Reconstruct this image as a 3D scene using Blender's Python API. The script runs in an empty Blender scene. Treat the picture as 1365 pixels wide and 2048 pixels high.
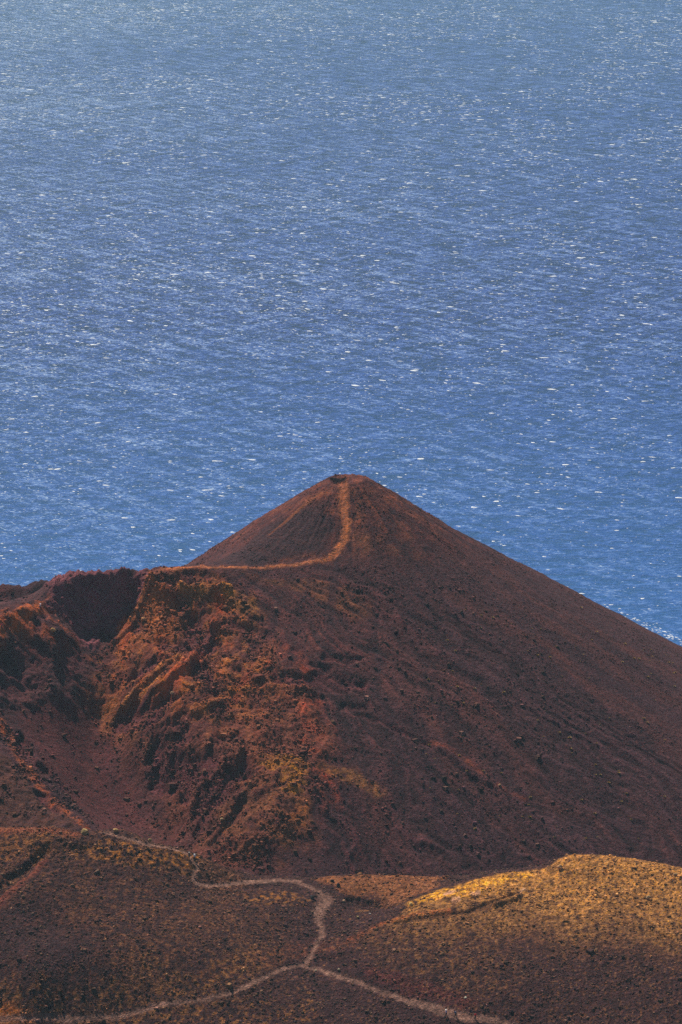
import bpy, bmesh, math, random
import numpy as np
from mathutils import Vector, Matrix
random.seed(7)
rng = np.random.default_rng(11)
S = bpy.context.scene
COL = S.collection
R = math.radians

# ------------------------------------------------------------------ camera, sky, sun, exposure
CZ = 650.0                       # eye height above the sea
PITCH = R(15.46)                 # looking down
F = 6200.0                       # focal length in photograph pixels (1365 x 2048)
CX, CY = 682.5, 1024.0
cam_d = bpy.data.cameras.new('camera'); cam = bpy.data.objects.new('camera', cam_d); COL.objects.link(cam)
cam.location = (0, 0, CZ); cam.rotation_euler = (R(90) - PITCH, 0, 0)
cam_d.sensor_fit = 'VERTICAL'; cam_d.sensor_height = 36.0; cam_d.lens = 36.0 * F / 2048.0
cam_d.clip_start = 1.0; cam_d.clip_end = 120000.0
S.camera = cam
SUN_EL, SUN_AZ = 51.0, -30.0     # azimuth from the view direction, negative = left
w = bpy.data.worlds.new("World"); S.world = w; w.use_nodes = True
nt = w.node_tree; nt.nodes.clear()
sky = nt.nodes.new('ShaderNodeTexSky'); sky.sky_type = 'NISHITA'; sky.sun_disc = False
sky.sun_elevation = R(SUN_EL); sky.sun_rotation = R(SUN_AZ % 360); sky.altitude = 600
bg = nt.nodes.new('ShaderNodeBackground'); bg.inputs['Strength'].default_value = 0.085
wo = nt.nodes.new('ShaderNodeOutputWorld')
nt.links.new(sky.outputs[0], bg.inputs[0]); nt.links.new(bg.outputs[0], wo.inputs[0])
sd = bpy.data.lights.new('sun', 'SUN'); so = bpy.data.objects.new('sun', sd); COL.objects.link(so)
sd.energy = 4.9; sd.angle = R(0.53); sd.color = (1.0, 0.90, 0.76)
sv = Vector((math.sin(R(SUN_AZ)) * math.cos(R(SUN_EL)), math.cos(R(SUN_AZ)) * math.cos(R(SUN_EL)), math.sin(R(SUN_EL))))
so.rotation_euler = (-sv).to_track_quat('-Z', 'Y').to_euler(); so.location = (0, 0, 900)
S.view_settings.view_transform = 'Standard'; S.view_settings.look = 'None'
S.view_settings.exposure = 0.0; S.view_settings.gamma = 1.0; S.view_settings.use_curve_mapping = False
S.render.engine = 'CYCLES'
S.cycles.use_denoising = False
S.cycles.max_bounces = 4; S.cycles.diffuse_bounces = 2; S.cycles.volume_bounces = 0

# ------------------------------------------------------------------ numpy helpers
def hash2(ix, iy, seed):
    h = (ix.astype(np.int64) * 374761393 + iy.astype(np.int64) * 668265263 + seed * 1442695041) & 0xFFFFFFFF
    h = ((h ^ (h >> 13)) * 1274126177) & 0xFFFFFFFF
    h = ((h ^ (h >> 15)) * 2246822519) & 0xFFFFFFFF
    return (h ^ (h >> 16)).astype(np.float64) / 4294967295.0
def pnoise(x, y, seed=0):
    x = np.asarray(x, float); y = np.asarray(y, float)
    x, y = np.broadcast_arrays(x, y)
    ix = np.floor(x); iy = np.floor(y); fx = x - ix; fy = y - iy
    u = fx * fx * fx * (fx * (fx * 6 - 15) + 10); v = fy * fy * fy * (fy * (fy * 6 - 15) + 10)
    def g(dx, dy):
        a = hash2(ix + dx, iy + dy, seed) * 2 * math.pi
        return np.cos(a) * (fx - dx) + np.sin(a) * (fy - dy)
    n = (g(0, 0) * (1 - u) + g(1, 0) * u) * (1 - v) + (g(0, 1) * (1 - u) + g(1, 1) * u) * v
    return n * 1.45
def fbm(x, y, octv=4, seed=0, gain=0.5):
    t = 0; a = 1; s = 0
    for k in range(octv):
        t = t + a * pnoise(x * 2 ** k + 17.3 * k, y * 2 ** k - 9.1 * k, seed + k); s += a; a *= gain
    return t / s * 1.3
def ridged(x, y, octv=4, seed=0, gain=0.5):
    t = 0; a = 1; s = 0
    for k in range(octv):
        t = t + a * (1 - 2 * np.abs(pnoise(x * 2 ** k + 5.7 * k, y * 2 ** k + 3.3 * k, seed + k))); s += a; a *= gain
    return t / s
def sstep(a, b, x):
    t = np.clip((x - a) / (b - a), 0, 1); return t * t * (3 - 2 * t)
def ray(px, py):
    px = np.asarray(px, float); py = np.asarray(py, float)
    dx = (px - CX) / F; dy = (CY - py) / F
    c, s = math.cos(PITCH), math.sin(PITCH)
    return dx, c + dy * s, -s + dy * c            # world x, y, z
def at(px, py, Y):
    a, b, c = ray(px, py); t = Y / b
    return np.array([a * t, Y, CZ + c * t]) if np.ndim(a) == 0 else np.stack([a * t, b * t, CZ + c * t], -1)
def project(x, y, z):
    c, s = math.cos(PITCH), math.sin(PITCH); z = z - CZ
    d = y * c - z * s; u = y * s + z * c
    return CX + F * x / d, CY - F * u / d
class TPS:
    def __init__(self, P, V, lam=1e-3):
        P = np.array(P, float); V = np.array(V, float); self.c = P.mean(0); self.s = 50.0
        self.P = (P - self.c) / self.s; n = len(P)
        K = self.k(self.P[:, None] - self.P[None]) + lam * np.eye(n)
        Q = np.c_[np.ones(n), self.P]
        A = np.zeros((n + 3, n + 3)); A[:n, :n] = K; A[:n, n:] = Q; A[n:, :n] = Q.T
        self.w = np.linalg.solve(A, np.r_[V, 0, 0, 0])
    def k(self, d):
        r2 = (d ** 2).sum(-1); return 0.5 * r2 * np.log(r2 + 1e-12)
    def __call__(self, x, y):
        sh = np.shape(x); X = (np.stack([np.ravel(x), np.ravel(y)], -1) - self.c) / self.s
        out = self.w[-3] + X @ self.w[-2:]
        for p, wt in zip(self.P, self.w[:-3]): out = out + wt * self.k(X - p)
        return out.reshape(sh)

# ------------------------------------------------------------------ large shapes of the land
AX, AY, AZ = 1.9, 832.0, 429.6                  # axis and top of the far cone
def cone(x, y):
    dx = x - AX; dy = y - AY
    r = np.hypot(dx, dy * 0.98)
    left = sstep(0.1, 0.9, -dx / (r + 1e-6))
    s2 = 0.60 + 0.12 * left
    rr = np.sqrt(r * r + 20.0) - math.sqrt(20.0)
    rr = np.maximum(rr - 2.5, 0) * 1.0 + np.minimum(rr, 2.5) * 0.15
    k = 26.0
    d = np.where(rr < k, 0.70 * rr, 0.70 * k + s2 * (rr - k))
    return AZ - d
def base_plane(x, y):
    z = 352 - np.maximum(y - 725, 0) * 0.37
    hill = 649.0 - 0.49 * np.maximum(y, 0) - 0.25 * np.maximum(-y, 0) - 0.0006 * x * x
    return np.where(y < 606, np.maximum(hill, 352), z)
ctrl_C = [  # photograph pixel, distance from the eye plane: shoulder, crater rim, crater floor, walls
 (380,1134,803),(340,1137,803),(300,1142,802),(240,1152,801),(190,1153,801),(140,1158,800),(105,1172,799),(60,1200,799),
 (450,1136,804),(540,1136,805),(640,1125,805),
 (270,1215,799.5),(220,1215,798.5),(160,1215,797),(115,1215,795),(240,1275,791),(200,1290,788),(165,1275,793),
 (85,1213,789),(40,1236,779),(0,1258,770),(-80,1310,761),(-160,1400,745),
 (120,1250,785.5),(110,1300,775.5),(60,1300,773),(20,1330,765),(120,1390,763.5),(60,1400,757.5),(0,1400,751),
 (200,1330,782),(190,1380,773),(200,1440,768),(225,1500,757),(265,1570,745),(305,1640,733),(330,1700,722),
 (100,1450,754),(130,1520,743),(180,1600,734),(230,1660,722),
 (290,1180,798),(320,1230,791),(290,1290,784),(270,1370,771),(290,1440,758),(330,1520,746),(380,1590,733),(420,1660,722),
 (380,1200,795),(420,1260,786),(380,1330,770),(440,1330,773),(400,1400,758),(460,1420,756),(480,1480,744),(540,1480,745),
 (500,1560,731),(560,1540,734),(580,1600,725),(500,1650,717),(600,1680,715),(480,1720,709),
 (500,1200,794),(560,1260,784),(560,1350,767),(620,1370,765),(650,1450,752),(660,1550,735),
 (0,1450,743),(50,1520,730),(110,1600,714),(165,1652,702),(0,1560,717),(0,1640,703),(80,1640,703),(-80,1560,712),
]
_P = []; _V = []
for px, py, Y in ctrl_C:
    q = at(px, py, Y); _P.append(q[:2]); _V.append(q[2] - float(cone(q[0], q[1])))
for (x, y) in [(10,800),(30,800),(60,800),(90,800),(10,760),(40,760),(80,760),(120,760),(20,725),(50,725),(90,725),(20,700),(60,700),(100,700),
               (0,850),(40,850),(80,850),(10,815),(30,825),(60,840),(90,830),(10,870),(60,880),(-30,826),(-22,840),(-45,836),(-12,826),(-15,860),(-45,860)]:
    _P.append((x, y)); _V.append(0.0)
for x, y, z in [(-50,812,404),(-70,812,402),(-90,812,400),(-70,830,392),(-95,830,390),(-70,860,375),(-100,860,370),(-130,820,385),(-130,780,385),(-130,740,382),(-130,700,372)]:
    _P.append((x, y)); _V.append(z - float(cone(x, y)))
tpsC = TPS(_P, _V)
def baseC(x, y):
    wx = sstep(-190, -125, x) * (1 - sstep(60, 110, x)) * sstep(640, 690, y) * (1 - sstep(850, 890, y))
    z = cone(x, y) + wx * tpsC(x, y)
    z = z - np.maximum(699 - y, 0) * 1.3 * sstep(-10, -40, x)
    # the wall's top never rises over its lip, and falls away behind it
    cx_ = [(60,1200,799),(105,1172,800),(140,1160,802),(190,1155,802),(240,1152,802),(300,1143,802),(340,1138,803),(400,1136,804)]
    cp = np.array([at(*c) for c in cx_]); cap = np.interp(x, cp[:, 0], cp[:, 2]) + .3
    cap = cap - .55 * np.maximum(y - 804.5, 0)
    act = (x < cp[-1, 0]) & (x > -100) & (y > 793) & (y < 880)
    z = np.where(act, np.maximum(np.minimum(z, cap), np.where(y > 808, cone(x, y), -1e9)), z)
    # small vent on the summit
    q = at(676, 957, 830.0)
    e = np.exp(-(((x - 0.0) / 2.6) ** 2 + ((y - 831.5) / 3.0) ** 2) ** 1.5)
    return z - 2.6 * e
ctrl_B = [
 (-120,1655,699),(0,1655,698),(60,1652,698),(120,1655,698),(170,1664,698),(230,1660,698),(270,1668,698),(300,1685,698),(350,1695,699),(400,1712,700),(450,1735,701),(490,1748,702),
 (540,1752,703),(600,1756,703),(650,1753,703),(700,1750,703),(760,1750,704),(820,1752,704),(900,1752,705),(960,1748,706),(1020,1744,708),
 (0,1720,683),(100,1700,687),(60,1760,672),(200,1720,685),(300,1740,684),(380,1757,688),(420,1772,689),(500,1766,694),(560,1764,696),(600,1768,695),
 (640,1795,688),(720,1790,694),(760,1815,689),(700,1830,681),(640,1830,680),(640,1870,672),(600,1930,659),
 (100,1850,659),(200,1830,664),(350,1830,669),(480,1830,675),(560,1810,682),(450,1900,658),(250,1920,649),(80,1950,641),(0,1850,658),(-100,1850,660),
 (520,1960,651),(400,2000,643),(250,2028,638),(100,2040,634),(0,2048,633),(300,2080,631),(600,2010,644),(700,2060,636),
 (700,1960,653),(830,2005,644),(900,2030,639),(1010,2048,636),(1100,2080,632),
 (815,1812,681),(850,1797,684),(900,1781,687),(960,1757,691),(1020,1746,693),(1085,1738,695),(1130,1713,696),(1170,1710,697),(1220,1712,697),(1280,1719,697),(1365,1735,696),(1450,1755,695),
 (790,1850,671),(880,1830,674),(960,1815,676),(1040,1790,682),(1110,1770,686),(1200,1760,686),(1300,1775,684),(1400,1800,680),
 (700,1900,663),(800,1900,660),(900,1900,659),(1000,1880,663),(1100,1850,668),(1200,1850,667),(1300,1860,665),(1400,1880,662),
 (800,1960,650),(950,1980,645),(1100,1960,648),(1250,1970,646),(1365,1980,644),(1250,2060,632),(1450,2040,636),
 (860,1765,699),(780,1785,695),(930,1752,702),
]
_P = []; _V = []
for px, py, Y in ctrl_B:
    q = at(px, py, Y); _P.append(q[:2]); _V.append(q[2])
for px, py, Y, dz in [(0,1655,698,7),(100,1655,698,7),(200,1662,698,8),(300,1685,698,9),(400,1712,700,8),(490,1748,702,6),(600,1756,703,6),(700,1750,703,6),(820,1752,704,6),(920,1752,705,6),(1020,1744,708,6),
                      (1130,1713,696,6),(1220,1712,697,6),(1365,1735,696,6),(-120,1655,699,7),(1450,1755,695,6)]:
    q = at(px, py, Y); _P.append((q[0], q[1] + 9)); _V.append(q[2] - dz)
    _P.append((q[0], q[1] + 22)); _V.append(q[2] - dz - 14)
tpsB = TPS(_P, _V)
def baseB(x, y):
    return tpsB(x, y)

class Sheet:
    """one height field: a regular grid with masks painted in ground coordinates"""
    def __init__(s, x0, x1, y0, y1, d, base, ysq):
        s.nx = int((x1 - x0) / d) + 1; s.ny = int((y1 - y0) / d) + 1; s.d = d; s.x0 = x0; s.y0 = y0
        s.X, s.Y = np.meshgrid(x0 + d * np.arange(s.nx), y0 + d * np.arange(s.ny))
        s.base = base(s.X, s.Y); s.Z = s.base.copy(); s.ysq = ysq
        s.wx = fbm(s.X / 6, s.Y / 6, 4, 901) ; s.wy = fbm(s.X / 6, s.Y / 6, 4, 951)
        s.fx = fbm(s.X / 1.1, s.Y / 1.1, 2, 801); s.fy = fbm(s.X / 1.1, s.Y / 1.1, 2, 851)
    def h(s, x, y, Z=None):
        Z = s.base if Z is None else Z
        u = np.clip((np.asarray(x) - s.x0) / s.d, 0, s.nx - 1.001); v = np.clip((np.asarray(y) - s.y0) / s.d, 0, s.ny - 1.001)
        i = u.astype(int); j = v.astype(int); a = u - i; b = v - j
        return (Z[j, i] * (1 - a) + Z[j, i + 1] * a) * (1 - b) + (Z[j + 1, i] * (1 - a) + Z[j + 1, i + 1] * a) * b
    def hit(s, px, py, Z=None):
        a, b, c = ray(px, py)
        ys = np.arange(s.y0, s.y0 + (s.ny - 1) * s.d, 0.25)
        xs = ys * a / b; zs = CZ + ys * c / b
        below = np.nonzero(zs <= s.h(xs, ys, Z))[0]
        if len(below) == 0:
            k = np.argmin(zs - s.h(xs, ys, Z))
        else: k = below[0]
        return float(xs[k]), float(ys[k])
    def stroke(s, pts, wd, soft=None, warp=1.0, fine=0.35):
        """mask along a polyline given in photograph pixels; wd = half width in pixels (number or one per point)"""
        W = np.array([s.hit(*p) for p in pts]); n = len(pts)
        m = 0.14 if s.ysq > .9 else 0.115
        wd = np.full(n, float(wd)) if np.ndim(wd) == 0 else np.array(wd, float)
        wd = wd * m; soft = wd.mean() if soft is None else soft * m
        D = np.full(s.X.shape, 1e9)
        pad = wd.max() + soft + 4 + warp * 3
        x0, x1 = W[:, 0].min() - pad, W[:, 0].max() + pad; y0, y1 = W[:, 1].min() - pad / s.ysq, W[:, 1].max() + pad / s.ysq
        i0 = max(0, int((x0 - s.x0) / s.d)); i1 = min(s.nx, int((x1 - s.x0) / s.d) + 1)
        j0 = max(0, int((y0 - s.y0) / s.d)); j1 = min(s.ny, int((y1 - s.y0) / s.d) + 1)
        out = np.zeros(s.X.shape)
        if i1 <= i0 or j1 <= j0: return out
        sl = (slice(j0, j1), slice(i0, i1))
        wpx = min(wd.mean() * 0.8, 2.5) * warp
        x = s.X[sl] + s.wx[sl] * wpx + s.fx[sl] * fine; y = (s.Y[sl] + s.wy[sl] * wpx / s.ysq + s.fy[sl] * fine) * s.ysq
        best = np.full(x.shape, 1e9)
        if n == 1: best = np.hypot(x - W[0, 0], y - W[0, 1] * s.ysq) - wd[0]
        for k in range(n - 1):
            ax, ay = W[k, 0], W[k, 1] * s.ysq; bx, by = W[k + 1, 0], W[k + 1, 1] * s.ysq
            L2 = (bx - ax) ** 2 + (by - ay) ** 2 + 1e-9
            t = np.clip(((x - ax) * (bx - ax) + (y - ay) * (by - ay)) / L2, 0, 1)
            d = np.hypot(x - ax - t * (bx - ax), y - ay - t * (by - ay)) - (wd[k] + t * (wd[k + 1] - wd[k]))
            best = np.minimum(best, d)
        out[sl] = 1 - sstep(-soft * 0.5, soft * 0.5, best)
        return out
    def poly(s, pts, soft=6, warp=1.0):
        """filled outline given in photograph pixels, feathered"""
        W = np.array([s.hit(*p) for p in pts]); m = 0.14 if s.ysq > .9 else 0.115
        x = s.X + s.wx * 2.0 * warp + s.fx * .35; y = (s.Y + s.wy * 2.0 * warp / s.ysq + s.fy * .35) * s.ysq
        ins = np.zeros(x.shape, bool); best = np.full(x.shape, 1e9); n = len(W)
        for k in range(n):
            ax, ay = W[k, 0], W[k, 1] * s.ysq; bx, by = W[(k + 1) % n, 0], W[(k + 1) % n, 1] * s.ysq
            L2 = (bx - ax) ** 2 + (by - ay) ** 2 + 1e-9
            t = np.clip(((x - ax) * (bx - ax) + (y - ay) * (by - ay)) / L2, 0, 1)
            best = np.minimum(best, np.hypot(x - ax - t * (bx - ax), y - ay - t * (by - ay)))
            c = (ay > y) != (by > y)
            ins ^= c & (x < (bx - ax) * (y - ay) / (by - ay + 1e-12) + ax)
        sd_ = np.where(ins, -best, best)
        return 1 - sstep(-soft * m, soft * m, sd_)
def mix(C, col, m):
    m = m[..., None]; return C * (1 - m) + np.array(col) * m

def sat(K, s_, g):
    l = (K * np.array([.3, .5, .2])).sum(-1, keepdims=True)
    ch = (K.max(-1, keepdims=True) - K.min(-1, keepdims=True)) / (K.max(-1, keepdims=True) + 1e-6); t = sstep(.50, .74, ch)
    s2_ = s_ * (1 - t) + (s_ - .16) * t
    return np.clip((l + (K - l) * s2_) * g * (np.array([.82, .50, .60]) * (1 - t) + np.array([1.18, .84, .72]) * t), .008, .85)

def sheet_mesh(sh, colr, parts, mat, kind='structure'):
    """cut the grid into named pieces of land; parts = [(name, face_bool)]; border vertices are shared in place"""
    nx, ny = sh.nx, sh.ny
    V = np.stack([sh.X, sh.Y, sh.Z], -1).reshape(-1, 3)
    idx = np.arange(nx * ny).reshape(ny, nx)
    Q = np.stack([idx[:-1, :-1], idx[:-1, 1:], idx[1:, 1:], idx[1:, :-1]], -1).reshape(-1, 4)
    Cc = np.concatenate([colr.reshape(-1, 3), np.ones((nx * ny, 1))], 1)
    objs = {}
    for name, fm in parts:
        q = Q[fm.reshape(-1)]
        if len(q) == 0: continue
        used, inv = np.unique(q, return_inverse=True)
        me = mesh_np(name, V[used], inv.reshape(-1, 4), mat, Cc[used], smooth=True)
        ob = bpy.data.objects.new(name, me); COL.objects.link(ob); ob['kind'] = kind
        objs[name] = ob
    return objs
def mesh_np(name, V, Fc, mat, Cc=None, smooth=False):
    me = bpy.data.meshes.new(name); V = np.ascontiguousarray(V, np.float32); k = Fc.shape[1]
    me.vertices.add(len(V)); me.vertices.foreach_set('co', V.ravel())
    me.loops.add(Fc.size); me.loops.foreach_set('vertex_index', np.ascontiguousarray(Fc, np.int32).ravel())
    me.polygons.add(len(Fc)); me.polygons.foreach_set('loop_start', np.arange(0, Fc.size, k, dtype=np.int32))
    me.polygons.foreach_set('loop_total', np.full(len(Fc), k, np.int32))
    me.polygons.foreach_set('use_smooth', np.full(len(Fc), smooth))
    if Cc is not None:
        ca = me.color_attributes.new('tone', 'FLOAT_COLOR', 'POINT'); ca.data.foreach_set('color', np.ascontiguousarray(Cc, np.float32).ravel())
    me.update(); me.validate(); me.materials.append(mat); return me

# ------------------------------------------------------------------ materials
def newmat(name):
    m = bpy.data.materials.new(name); m.use_nodes = True; n = m.node_tree; b = n.nodes['Principled BSDF']; return m, n, b
def plain(name, col, rough=0.8, noise=0.25, scale=8.0):
    m, n, b = newmat(name)
    tc = n.nodes.new('ShaderNodeTexCoord'); nz = n.nodes.new('ShaderNodeTexNoise'); nz.inputs['Scale'].default_value = scale
    mp = n.nodes.new('ShaderNodeMapRange'); mp.inputs[3].default_value = 1 - noise; mp.inputs[4].default_value = 1 + noise
    mx = n.nodes.new('ShaderNodeVectorMath'); mx.operation = 'SCALE'; mx.inputs[0].default_value = col
    n.links.new(tc.outputs['Object'], nz.inputs['Vector']); n.links.new(nz.outputs[0], mp.inputs[0]); n.links.new(mp.outputs[0], mx.inputs['Scale'])
    n.links.new(mx.outputs[0], b.inputs['Base Color']); b.inputs['Roughness'].default_value = rough
    b.inputs['Specular IOR Level'].default_value = 0.2
    return m
def ground_mat(name, grain=0.45, bump=0.5, sq=1.0, s1=1.5, s2=0.45):
    m, n, b = newmat(name)
    N = n.nodes; L = n.links
    at_ = N.new('ShaderNodeAttribute'); at_.attribute_name = 'tone'
    ge = N.new('ShaderNodeNewGeometry')
    def noise(sc, det, rough=0.6):
        z = N.new('ShaderNodeTexNoise'); z.inputs['Scale'].default_value = sc; z.inputs['Detail'].default_value = det
        z.inputs['Roughness'].default_value = rough; L.new(ge.outputs['Position'], z.inputs['Vector']); return z
    a = noise(s1, 3); c = noise(1 / s2, 2, 0.8)
    def rng_(o, lo, hi, a0=0.25, a1=0.75):
        r = N.new('ShaderNodeMapRange'); r.inputs[1].default_value = a0; r.inputs[2].default_value = a1
        r.inputs[3].default_value = lo; r.inputs[4].default_value = hi; L.new(o, r.inputs[0]); return r.outputs[0]
    m1 = N.new('ShaderNodeMath'); m1.operation = 'MULTIPLY'
    L.new(rng_(a.outputs[0], 1 - grain * .6, 1 + grain * .6), m1.inputs[0]); L.new(rng_(c.outputs[0], 1 - grain, 1 + grain), m1.inputs[1])
    sc = N.new('ShaderNodeVectorMath'); sc.operation = 'SCALE'; L.new(at_.outputs['Color'], sc.inputs[0]); L.new(m1.outputs[0], sc.inputs['Scale'])
    # hue scatter between grains
    d = noise(2.4, 2, 0.7)
    hs = N.new('ShaderNodeHueSaturation'); L.new(sc.outputs[0], hs.inputs['Color'])
    L.new(rng_(d.outputs[0], 0.485, 0.515), hs.inputs['Hue']); L.new(rng_(d.outputs['Color'], 0.8, 1.2), hs.inputs['Saturation'])
    L.new(hs.outputs[0], b.inputs['Base Color'])
    b.inputs['Roughness'].default_value = 0.95; b.inputs['Specular IOR Level'].default_value = 0.12
    bp = N.new('ShaderNodeBump'); bp.inputs['Strength'].default_value = bump; bp.inputs['Distance'].default_value = 0.5
    ad = N.new('ShaderNodeMath'); ad.operation = 'ADD'; L.new(a.outputs[0], ad.inputs[0]); L.new(c.outputs[0], ad.inputs[1])
    L.new(ad.outputs[0], bp.inputs['Height']); L.new(bp.outputs[0], b.inputs['Normal'])
    return m
M_scoria = ground_mat('scoria_ground', 0.6, 0.6)
M_rubble = ground_mat('rubble_ground', 0.7, 0.9)
M_rock = ground_mat('rock', 0.35, 0.5)

# ------------------------------------------------------------------ far cone, shoulder and crater
C = Sheet(-138, 190, 690, 884, 0.36, baseC, 1.0)
X, Y = C.X, C.Y
zone_wall = C.poly([(100,1160),(290,1140),(290,1180),(258,1240),(225,1272),(205,1262),(190,1300),(165,1290),(130,1240),(95,1215)], 9, 1.3)
zone_rough = C.poly([(290,1150),(440,1150),(500,1230),(560,1330),(640,1420),(680,1500),(620,1620),(520,1740),(380,1740),(300,1600),(180,1400),(200,1330),(250,1250)], 30, 2)
zone_leftw = C.poly([(-80,1290),(100,1200),(150,1260),(170,1330),(140,1400),(0,1420),(-80,1420)], 8, 1)
zone_nearL = C.poly([(-80,1420),(0,1440),(60,1490),(130,1570),(190,1650),(150,1700),(-80,1700)], 8, 1)
zone_flow = C.poly([(420,1145),(700,1140),(900,1200),(1100,1330),(1420,1560),(1420,1760),(700,1760),(620,1640),(600,1450),(500,1250)], 40, 2)
upper = sstep(1150, 1050, project(X, Y, C.base)[1])
# relief
def polar_streak(cx, cy, fa, fr, seed, octv=4):
    th = np.arctan2(X - cx, -(Y - cy)); r = np.hypot(X - cx, Y - cy)
    wob = fbm(X / 22, Y / 22, 3, seed + 50) * 0.06
    return fbm((th + wob) * fa, r / fr, octv, seed)
st_cone = polar_streak(AX, AY, 26, 30, 21)
st_flow = polar_streak(-62, 842, 44, 45, 31)
st_flow2 = polar_streak(-62, 842, 120, 60, 61, 3)
Z = C.base.copy()
Z += 0.35 * fbm(X / 9, Y / 9, 4, 5)
Z += 0.35 * st_cone * (0.4 + 0.6 * upper)
Z += zone_flow * (0.65 * st_flow + 0.22 * st_flow2)
crag = ridged(X / 17 + .4 * fbm(X / 9, Y / 9, 3, 9), Y / 17, 6, 71, 0.56)
crag2 = ridged((X * .8 + Y * .35) / 8, (Y - .5 * X) / 14, 5, 81, .6)
Z += zone_rough * (.55 * (ridged(X / 3.2, Y / 3.6, 4, 88, .65) - .2) + 1.7 * (crag - .25) + 1.0 * (crag2 - .2))
Z += zone_wall * (1.5 * ridged(X / 6, Y / 2.2, 5, 91, .6) + 0.5 * fbm(X / 1.5, Y / 1.5, 3, 92))
Z += zone_leftw * (1.9 * (ridged(X / 9, Y / 9, 5, 95, .6) - .2))
Z += zone_nearL * (1.2 * (ridged(X / 6, Y / 6, 5, 97, .6) - .2))
# jagged lip of the dark lava wall
lip = C.stroke([(95,1170),(140,1158),(190,1153),(240,1152),(285,1146)], 14, 10, .3)
Z += lip * (1.6 * np.maximum(fbm(X / 2.6, Y / 8, 4, 99), -.2) + .3)
# hollows (half width px, depth m)
pits = [([(560,1360),(640,1358),(720,1372)], [14,20,10], 1.9), ([(655,1318),(690,1320),(715,1318)], 8, 1.3), ([(590,1300),(610,1325),(660,1338)], 6, 1.3),
        ([(690,1408),(725,1412)], 9, 1.3), ([(680,1415),(740,1436),(800,1462),(860,1490)], 5, .9),
        ([(345,1215),(370,1210)], 12, 1.6), ([(385,1250),(410,1285),(395,1310)], [18,26,12], 3.4), ([(330,1290),(360,1300),(400,1300)], [12,16,12], 2.8),
        ([(280,1345),(300,1335),(340,1325)], [20,16,6], 3.2), ([(390,1335),(420,1360),(430,1385)], [16,12,6], 3.0), ([(285,1262),(280,1255)], 12, 2.0),
        ([(440,1250),(500,1265),(530,1275)], 10, 1.4), ([(290,1160),(340,1160)], 16, 1.6), ([(370,1155),(430,1165)], 14, 1.6),
        ([(350,1400),(300,1440),(250,1440)], [10,16,22], 3.0), ([(350,1445),(370,1470)], 16, 2.6), ([(310,1510),(330,1540),(400,1545)], [22,30,28], 3.4),
        ([(430,1590),(400,1620)], [28,18], 3.4), ([(480,1535),(500,1540)], [26,16], 3.2), ([(410,1640),(400,1670)], 10, 1.8), ([(430,1475),(470,1480)], 10, 1.4),
        ([(70,1295),(60,1350),(20,1385)], [22,30,16], 1.6), ([(145,1300),(135,1345),(130,1370)], [24,26,10], 2.0), ([(40,1470),(60,1520),(90,1545)], [10,16,8], 3.0),
        ([(85,1590),(110,1625)], 9, 2.2), ([(100,1215),(75,1245),(80,1262)], 8, 1.5),
        ([(345,1380),(330,1400)], 6, 1.2)]
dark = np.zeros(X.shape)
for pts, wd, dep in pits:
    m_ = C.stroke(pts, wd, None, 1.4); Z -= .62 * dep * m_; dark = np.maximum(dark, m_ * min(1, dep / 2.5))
ribs = [([(435,1258),(400,1300),(380,1330),(330,1375),(280,1420)], 7, 1.6), ([(350,1322),(320,1345),(290,1372),(240,1430)], 6, 1.2), ([(300,1170),(265,1250),(230,1290)], 8, 1.2),
        ([(440,1330),(490,1340),(505,1370)], 8, 1.0), ([(370,1180),(450,1190),(520,1235)], 10, .9), ([(520,1545),(480,1600),(420,1690)], 10, 1.2),
        ([(440,1410),(400,1425),(340,1470)], 8, 1.2), ([(640,1392),(600,1385)], 6, .8), ([(880,1500),(980,1570)], 6, .7)]
for pts, wd, dep in ribs: Z += dep * C.stroke(pts, wd, None, 1.0)
tr1 = C.stroke([(684,966),(688,990),(689,1020),(694,1050),(688,1080),(668,1110),(645,1124),(600,1130),(540,1135),(450,1136),(380,1136),(335,1139)], [10,10,8,6.5,7.5,6,3.4,3,2.8,2.8,2.8,2.8], 9, 1.0)
flat = C.stroke([(645,1124),(600,1130),(540,1135),(450,1136),(380,1136),(335,1139)], 6, 8, .2)
Z = Z * (1 - .75 * flat) + (C.base + .25) * .75 * flat
Z += .55 * np.maximum(fbm(X / 2.4, Y / 2.4, 3, 77) - .3, 0) + .55 * np.maximum(pnoise(X / .9, Y / .9, 78) - .62, 0)
Z += 0.12 * fbm(X / 1.3, Y / 1.3, 2, 7) + (0.18 * zone_rough + .1) * pnoise(X / .75, Y / .75, 8)
C.Z = Z
# ground colour; the hollows also get part of their shade here
PX, PY = project(X, Y, C.base)
n1 = fbm(X / 14, Y / 14, 4, 101); n2 = fbm(X / 4, Y / 4, 4, 102); n3 = fbm(X / 1.6, Y / 1.6, 3, 103)
K = np.ones(X.shape + (3,)) * np.array([.082, .058, .057])
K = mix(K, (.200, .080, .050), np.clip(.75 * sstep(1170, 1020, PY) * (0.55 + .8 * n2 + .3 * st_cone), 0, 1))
K = mix(K, (.044, .040, .044), C.poly([(650,1010),(670,1060),(640,1105),(560,1128),(410,1128),(520,1060),(600,1020)], 14) * np.clip(.8 + .4 * n2, 0, 1))
K = mix(K, (.20, .100, .050), .4 * C.poly([(700,1060),(850,1110),(830,1130),(700,1115)], 22, 2) * np.clip(.7 + n2, 0, 1))
K = mix(K, (.15, .082, .036), C.stroke([(490,1148),(560,1165),(640,1180),(720,1215)], [5,8,22,26], 18) * np.clip(.55 + .7 * st_flow2 + .3 * n2, 0, 1))
K = mix(K, (.125, .052, .040), .75 * zone_flow * sstep(1000, 560, PX) * np.clip(.35 + 1.2 * st_flow2 + .5 * st_flow, 0, 1))
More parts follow.
